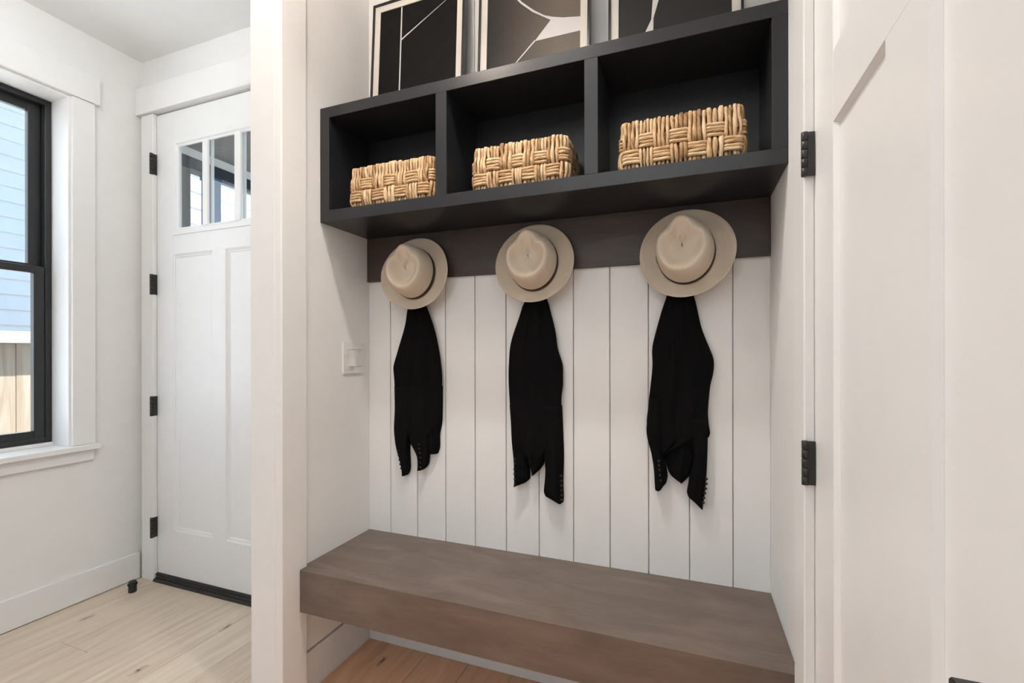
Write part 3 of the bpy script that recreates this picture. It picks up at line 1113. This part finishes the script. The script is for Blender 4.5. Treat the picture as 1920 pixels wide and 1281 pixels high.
C3 = dict(
  body=[(1.4525,-0.0481,0.0045),(1.4133,-0.0545,0.0106),(1.3742,-0.0616,0.0173),(1.3602,-0.0669,0.0235),(1.324,-0.0788,0.0301),(1.2681,-0.0941,0.0412),(1.2121,-0.1078,0.0615),(1.1954,-0.1095,0.0695),(1.1674,-0.1068,0.079),(1.1395,-0.1069,0.078),(1.1088,-0.1107,0.0734),(1.0976,-0.1113,0.0679),(1.0443,-0.118,0.0627),(0.9881,-0.1219,0.0591),(0.9656,-0.1286,0.0626),(0.9378,-0.1248,0.0666),(0.9101,-0.0865,0.0706),(0.8917,-0.0811,-0.0172),(0.8606,-0.079,-0.0677)],
  sl=[(1.0414,-0.1185,-0.0704),(0.9842,-0.1225,-0.0705),(0.9326,-0.1292,-0.0706),(0.8927,-0.1226,-0.0734),(0.8588,-0.1116,-0.075),(0.8364,-0.1072,-0.068),(0.7857,-0.1024,-0.059),(0.7659,-0.1019,-0.0574),(0.7564,-0.1013,-0.0784),(0.7438,-0.1003,-0.0806)],
  tail=[(0.9542,-0.0813,0.0348),(0.9095,-0.077,0.0347),(0.8646,-0.076,0.0321),(0.8193,-0.0637,0.0098),(0.7914,-0.0567,0.0066),(0.7817,-0.0397,-0.0028),(0.7718,-0.0217,-0.0154)],
  sr=[(0.9796,0.0038,0.0592),(0.9134,0.0089,0.0601),(0.8586,0.0202,0.0585),(0.7971,0.0056,0.0559),(0.7691,0.0019,0.0538),(0.7298,-0.006,0.0502),(0.7192,0.0044,0.0487),(0.6989,0.0405,0.0446)],
  bt=[(-0.0862,0.8424),(-0.0857,0.8278),(-0.0847,0.8126),(-0.0831,0.7964),(-0.0804,0.7797),(0.0551,0.7969),(0.0546,0.7821),(0.053,0.7672),(0.0505,0.7527),(0.0479,0.7376),(0.0459,0.7226)])


def cloth(name, rows, yb, bulge, folds, amp, seed, parent, tilt=None):
    """a hanging layer of knit: closed shell, flat behind at yb, bellied and folded in front"""
    rnd = random.Random(seed)
    ph = [rnd.uniform(0, 6.28) for _ in range(4)]
    rr = []
    for (a, b) in zip(rows, rows[1:]):
        n = max(1, int(abs(a[0] - b[0]) / 0.012))
        for i in range(n):
            t = i / n
            rr.append(tuple(a[k] + (b[k] - a[k]) * t for k in range(3)))
    rr.append(rows[-1])
    # light smoothing of the two edges keeps corners but rounds the polyline
    for _ in range(2):
        rr = [rr[0]] + [tuple([rr[i][0]] + [0.25 * rr[i - 1][k] + 0.5 * rr[i][k] + 0.25 * rr[i + 1][k] for k in (1, 2)]) for i in range(1, len(rr) - 1)] + [rr[-1]]
    M = 19
    bm = bmesh.new()
    front, back = [], []
    zt = rr[0][0]
    for z, xa, xb in rr:
        fr, bk = [], []
        wid = xb - xa
        for j in range(M):
            t = -1 + 2 * j / (M - 1)
            e = math.sqrt(max(0.0, 1 - t * t))
            fold = math.sin(folds * math.pi * t + ph[0] + (zt - z) * 3.0) + 0.6 * math.sin(folds * 1.9 * math.pi * t + ph[1] - (zt - z) * 5)
            grow = min(1.0, 0.35 + (zt - z) * 3)
            d = bulge * e ** 0.8 + amp * grow * fold * e
            fr.append(bm.verts.new((xa + wid * (t + 1) / 2, yb - 0.003 - max(d, 0.0), z)))
            bk.append(bm.verts.new((xa + wid * (t + 1) / 2, yb, z)))
        front.append(fr)
        back.append(bk)
    for g, flip in ((front, False), (back, True)):
        for a, b in zip(g, g[1:]):
            for j in range(M - 1):
                q = (a[j], a[j + 1], b[j + 1], b[j])
                bm.faces.new(q[::-1] if flip else q)
    for i in range(len(front) - 1):
        bm.faces.new((front[i][0], front[i + 1][0], back[i + 1][0], back[i][0]))
        bm.faces.new((front[i][-1], back[i][-1], back[i + 1][-1], front[i + 1][-1]))
    for j in range(M - 1):
        bm.faces.new((front[0][j], back[0][j], back[0][j + 1], front[0][j + 1]))
        bm.faces.new((front[-1][j], front[-1][j + 1], back[-1][j + 1], back[-1][j]))
    bmesh.ops.recalc_face_normals(bm, faces=bm.faces)
    return link_bm(name, bm, KNIT, parent, True)


def cardigan(label, C, seed, order):
    zlow = min(r[0] for k in C if k != 'bt' for r in C[k])
    xm = sum(C['body'][5][1:]) / 2
    root = empty('cardigan', (xm, 1.59, zlow), label, 'cardigan', 'black cardigans hung below the hats')
    for i, (k, nm, yb, bul, folds, amp) in enumerate(order):
        cloth(nm, C[k], yb, bul, folds, amp, seed * 10 + i, root)
    for (bx, bz) in C['bt']:
        lathe('button', [(0.0032, -0.0030), (0.0040, -0.0022), (0.0040, 0.0), (0.002, 0.001)], (bx, 1.5655, bz), BUTTON, root, 10, 'Y')
    return root


cardigan('black knit cardigan under the hat nearest the light switch', C1, 1, [
    ('body', 'body', 1.589, 0.016, 3.2, 0.0045, ), ('sl', 'sleeve', 1.601, 0.032, 1.5, 0.002), ('sm', 'sleeve', 1.598, 0.030, 1.6, 0.002), ('sr', 'hem_panel', 1.603, 0.022, 1.2, 0.002)])
cardigan('black knit cardigan under the middle hat', C2, 2, [
    ('body', 'body', 1.589, 0.016, 3.4, 0.0045), ('sl', 'sleeve', 1.601, 0.032, 1.5, 0.002), ('tail', 'hem_panel', 1.598, 0.026, 1.8, 0.002), ('sr', 'sleeve', 1.601, 0.032, 1.4, 0.002)])
cardigan('black knit cardigan under the hat nearest the interior door', C3, 3, [
    ('body', 'body', 1.589, 0.016, 3.0, 0.0045), ('sl', 'sleeve', 1.601, 0.032, 1.5, 0.002), ('tail', 'hem_panel', 1.602, 0.020, 1.8, 0.003), ('sr', 'sleeve', 1.600, 0.032, 1.4, 0.002)])


# ------------------------------------------------------------------ framed prints standing on the cubby
def framed(label, x0, x1, art_mat, shapes):
    """shapes are polygons in (x, z) world units at the sheet"""
    zb, ht, lean = 2.0752, 0.508, R(3.2)
    yb = 1.520                                          # front face at the foot
    root = empty('framed_print', ((x0 + x1) / 2, yb, zb), label, 'picture frame', 'framed abstract prints standing on the cubby shelf')
    made = []
    hw = (x1 - x0) / 2

    def loc(name, lst, mat, parent):
        bm = bmesh.new()
        for b in lst:
            add_box(bm, *b)
        me = bpy.data.meshes.new(name)
        bm.to_mesh(me)
        bm.free()
        me.materials.append(mat)
        o = bpy.data.objects.new(name, me)
        COL.objects.link(o)
        o.parent = parent
        return o
    fw = 0.0075
    T = 0.030
    for b in ((-hw, -hw + fw, 0, T, 0, ht), (hw - fw, hw, 0, T, 0, ht), (-hw + fw, hw - fw, 0, T, 0, fw), (-hw + fw, hw - fw, 0, T, ht - fw, ht)):
        loc('frame_rail', [b], FRAMEB, root)
    loc('backing', [(-hw + fw, hw - fw, 0.012, T - 0.002, fw, ht - fw)], FRAMES_SIDE, root)
    mw = 0.0245
    ih = ht - fw
    loc('mat_board', [(-hw + fw, -hw + fw + mw, 0.006, 0.010, fw, ih), (hw - fw - mw, hw - fw, 0.006, 0.010, fw, ih),
                      (-hw + fw + mw, hw - fw - mw, 0.006, 0.010, fw, fw + mw), (-hw + fw + mw, hw - fw - mw, 0.006, 0.010, ih - mw, ih)], MATB, root)
    sheet = loc('print_sheet', [(-hw + fw + mw - 0.001, hw - fw - mw + 0.001, 0.009, 0.0115, fw + mw - 0.001, ih - mw + 0.001)], art_mat, root)
    xc = (x0 + x1) / 2
    lim = hw - fw - mw
    for poly in shapes:
        bm = bmesh.new()
        vs = []
        for (px, pz) in poly:
            vs.append(bm.verts.new((max(-lim, min(lim, px - xc)), 0.0084, max(fw + mw, min(ih - mw, pz - zb)))))
        vb = [bm.verts.new((v.co.x, 0.0092, v.co.z)) for v in vs]
        bm.faces.new(vs)
        bm.faces.new(vb[::-1])
        for i in range(len(vs)):
            j = (i + 1) % len(vs)
            bm.faces.new((vs[i], vb[i], vb[j], vs[j]))
        bmesh.ops.recalc_face_normals(bm, faces=bm.faces)
        me = bpy.data.meshes.new('ink_shape')
        bm.to_mesh(me)
        bm.free()
        me.materials.append(INK)
        o = bpy.data.objects.new('ink_shape', me)
        COL.objects.link(o)
        o.parent = sheet
    root.rotation_euler = (-lean, 0, 0)
    return root


def strip(p, q, wd):
    d = Vector((q[0] - p[0], q[1] - p[1])).normalized()
    n = Vector((-d.y, d.x)) * wd / 2
    return [(p[0] + n.x, p[1] + n.y), (q[0] + n.x, q[1] + n.y), (q[0] - n.x, q[1] - n.y), (p[0] - n.x, p[1] - n.y)]


framed('black print crossed by one upright and one slanting thin line', -1.176, -0.768, ARTB, [
    strip((-1.046, 2.08), (-1.046, 2.60), 0.0055), strip((-1.044, 2.416), (-0.70, 2.596), 0.0055)])
framed('stippled dark print with a sweeping white pointed shape', -0.708, -0.302, ART2, [
    [(-0.60, 2.500), (-0.545, 2.430), (-0.498, 2.386), (-0.460, 2.358), (-0.431, 2.345), (-0.394, 2.333), (-0.330, 2.321), (-0.320, 2.272), (-0.495, 2.274), (-0.438, 2.336), (-0.505, 2.383), (-0.550, 2.426), (-0.607, 2.500)],
    strip((-0.494, 2.276), (-0.700, 2.060), 0.0055)])
framed('grey print with a slim curved white sliver', -0.240, 0.158, ART3, [
    [(-0.060, 2.42), (-0.085, 2.303), (-0.099, 2.253), (-0.101, 2.150), (-0.150, 2.150), (-0.124, 2.212), (-0.106, 2.249), (-0.102, 2.307), (-0.090, 2.42)]])

# ------------------------------------------------------------------ light switch
sw = empty('light_switch', (XL, 1.508, 1.111), 'white double rocker light switch plate on the niche side wall', 'light switch')
boxes('wall_plate', [(XL + 0.0002, XL + 0.0062, 1.4455, 1.4725, 1.1115, 1.2310), (XL + 0.0002, XL + 0.0062, 1.5055, 1.5175, 1.1115, 1.2310), (XL + 0.0002, XL + 0.0062, 1.5500, 1.5725, 1.1115, 1.2310),
                      (XL + 0.0002, XL + 0.0062, 1.4725, 1.5055, 1.1115, 1.1365), (XL + 0.0002, XL + 0.0062, 1.4725, 1.5055, 1.2050, 1.2310),
                      (XL + 0.0002, XL + 0.0062, 1.5175, 1.5500, 1.1115, 1.1365), (XL + 0.0002, XL + 0.0062, 1.5175, 1.5500, 1.2050, 1.2310)], PLASTIC, sw)
for ya, yb_, tl_ in ((1.4735, 1.5045, 0.0018), (1.5185, 1.5490, -0.0010)):
    prism('rocker', [(XL + 0.003, 1.1380), (XL + 0.0095 + tl_ * 2, 1.1380), (XL + 0.0070, 1.1710), (XL + 0.0095 - tl_ * 2, 1.2035), (XL + 0.003, 1.2035)], 'Y', ya, yb_, PLASTIC, sw)

# ------------------------------------------------------------------ door stop
ds = empty('door_stop', (-2.595, 1.503, 0), 'small black floor door stop by the entry baseboard', 'door stop')
lathe('post', [(0.0165, 0.0), (0.0172, 0.002), (0.0172, 0.046), (0.0165, 0.048)], (-2.595, 1.503, 0), METAL, ds, 28)
lathe('rubber_ring', [(0.0170, 0.0345), (0.0205, 0.0360), (0.0212, 0.039), (0.0205, 0.042), (0.0170, 0.0435)], (-2.595, 1.503, 0), RUBBER, ds, 28)
lathe('cap', [(0.0158, 0.0482), (0.0158, 0.0525), (0.0145, 0.0540)], (-2.595, 1.503, 0), METAL, ds, 28)

# ------------------------------------------------------------------ recessed downlights
LBL = ['white recessed downlight in the ceiling in front of the niche']
for (lx, ly, pw), lb in zip(SPOTS, LBL):
    e = empty('ceiling_light', (lx, ly, H), lb, 'ceiling light')
    lathe('trim_ring', [(0.050, -0.0005), (0.066, -0.0005), (0.064, -0.004), (0.050, -0.006)], (lx, ly, H), TRIM, e, 32)
    lathe('lamp_lens', [(0.047, -0.0062), (0.047, -0.0072)], (lx, ly, H), LENS, e, 32)
    ld = bpy.data.lights.new('downlight', 'SPOT')
    ld.energy = pw * 10
    ld.color = (1.0, 0.955, 0.89)
    ld.spot_size = R(124)
    ld.spot_blend = 1.0
    ld.shadow_soft_size = 0.045
    lo = bpy.data.objects.new('downlight', ld)
    COL.objects.link(lo)
    lo.location = (lx, ly, H - 0.012)

# ------------------------------------------------------------------ globe lamp on the entry ceiling, and the added fill globe
for GX, GY, gm, lb in ((-2.12, 0.85, GLOBE, 'white glass globe lamp on the entry ceiling'), (-0.85, 0.71, GLOBE_FILL, 'added unseen fill globe on the ceiling above the viewer')):
    gl = empty('globe_ceiling_lamp', (GX, GY, H), lb, 'ceiling lamp', 'globe ceiling lamps')
    lathe('canopy', [(0.06, -0.0005), (0.06, -0.015), (0.025, -0.022), (0.012, -0.075)], (GX, GY, H), METAL, gl, 28)
    lathe('globe', [(0.02, -0.070)] + [(0.085 * math.sin(R(a)), -0.155 + 0.085 * math.cos(R(a))) for a in range(16, 180, 12)], (GX, GY, H), gm, gl, 28)

# ------------------------------------------------------------------ added fill uplight behind the viewer, shaped as a torchiere
for (lx, ly, pw), lb in zip(FILL_UPLIGHTS, ('added unseen fill light shaped as a black torchiere behind the viewer',)):
    e = empty('fill_uplighter', (lx, ly, 0), lb, 'fill light')
    lathe('base', [(0.13, 0.0), (0.13, 0.014), (0.02, 0.022)], (lx, ly, 0), METAL, e, 32)
    lathe('pole', [(0.011, 0.02), (0.011, 1.70)], (lx, ly, 0), METAL, e, 14)
    bm = bmesh.new()
    prof = [(0.02, 1.69), (0.10, 1.72), (0.155, 1.775), (0.150, 1.778), (0.095, 1.728), (0.0, 1.70)]
    lathe_bm(bm, [(max(r, 0.001), h) for r, h in prof], (lx, ly, 0), 32)
    link_bm('shade', bm, TRIM, e, False)
    ld = bpy.data.lights.new('fill_uplight', 'AREA')
    ld.shape = 'DISK'
    ld.size = 0.16
    ld.energy = pw
    ld.color = (0.90, 0.975, 1.0)
    lo = bpy.data.objects.new('fill_uplight', ld)
    COL.objects.link(lo)
    lo.location = (lx, ly, 1.760)
    lo.rotation_euler = (math.pi, 0, 0)

# ------------------------------------------------------------------ outside
gr = box('ground', -14, 8, -10, 16, -0.55, -0.35, GROUND, None, 0)
tag(gr, 'pale gravel ground outside the house', 'ground', kind='structure')
fen = empty('cedar_fence', (-4.42, 1.8, -0.35), 'pale cedar board fence with white cap seen through the window', 'fence')
y = 1.8203 - 0.1395 * 12
rnd = random.Random(7)
for i in range(34):
    box('fence_board', -4.42, -4.400 + rnd.uniform(-0.0015, 0.0015), y + 0.0015, y + 0.138, -0.345, 1.262, CEDAR, fen, 0.002)
    y += 0.1395
box('cap_rail', -4.440, -4.320, 0.1, 4.9, 1.262, 1.310, CAPW, fen, 0.003)
box('cap_rail', -4.460, -4.345, 0.1, 4.9, 1.3105, 1.345, CAPW, fen, 0.003)

nh = empty('neighbour_house', (-6.1, 2.0, -0.35), 'pale blue neighbouring house with horizontal lap siding outside the window', 'house')
box('wall_core', -6.6, -6.03, -3.0, 3.60, -0.35, 4.6, SIDING, nh, 0)
zz = 1.1725
for i in range(20):
    prism('lap_board', [(-6.03, zz), (-6.000, zz), (-6.018, zz + 0.158), (-6.03, zz + 0.158)], 'Y', -3.0, 3.60, SIDING, nh)
    zz += 0.1455
box('eave', -6.6, -4.70, -3.2, 3.60, 4.25, 4.42, CAPW, nh, 0)  # out of view; added and deepened to keep the siding in shade
nw = empty('neighbour_wing', (-6.1, 6.0, -0.35), 'sunlit white lap sided house wing seen through the front door glass', 'house')
box('wall_core', -6.6, -6.03, 3.61, 11.0, -0.35, 5.2, SIDINGW, nw, 0)
zz = 1.2
for i in range(18):
    prism('lap_board', [(-6.03, zz), (-6.010, zz), (-6.019, zz + 0.222), (-6.03, zz + 0.222)], 'Y', 3.61, 11.0, SIDINGW, nw)
    zz += 0.21

pc = box('porch_ceiling', -3.24, 1.2, YD + 0.125, 4.6, 2.606, 2.70, PORCHG, None, 0)
tag(pc, 'grey shaded porch ceiling seen through the front door glass', 'porch ceiling', kind='structure')
pb = empty('porch_beam', (-3.26, 3.0, 2.46), 'dark porch eave beam with a white upper band behind the door glass', 'beam', kind='structure')
box('white_band', -3.28, -3.20, YD + 0.13, 4.6, 2.546, 2.605, CAPW, pb, 0.001)
box('dark_beam', -3.30, -3.195, YD + 0.13, 4.6, 2.465, 2.545, PORCHB, pb, 0.002)
pier = box('porch_pier', -3.32, -3.20, YD + 0.13, 2.218, -0.34, 2.464, PORCHG, None, 0.004)
tag(pier, 'grey stucco porch pier beside the front door glass', 'pier', kind='structure')
pp = empty('porch_post', (-3.245, 2.40, -0.35), 'slim blue porch post behind the middle door lite', 'post')
box('shaft', -3.290, -3.200, 2.352, 2.442, -0.34, 2.440, POSTB, pp, 0.004)
box('capital', -3.296, -3.196, 2.346, 2.448, 2.440, 2.464, POSTB, pp, 0.003)
pf = box('porch_floor', -3.4, 1.2, YD + 0.125, 4.6, -0.345, -0.03, GROUND, None, 0)
tag(pf, 'grey concrete porch slab outside the front door', 'porch floor', kind='structure')
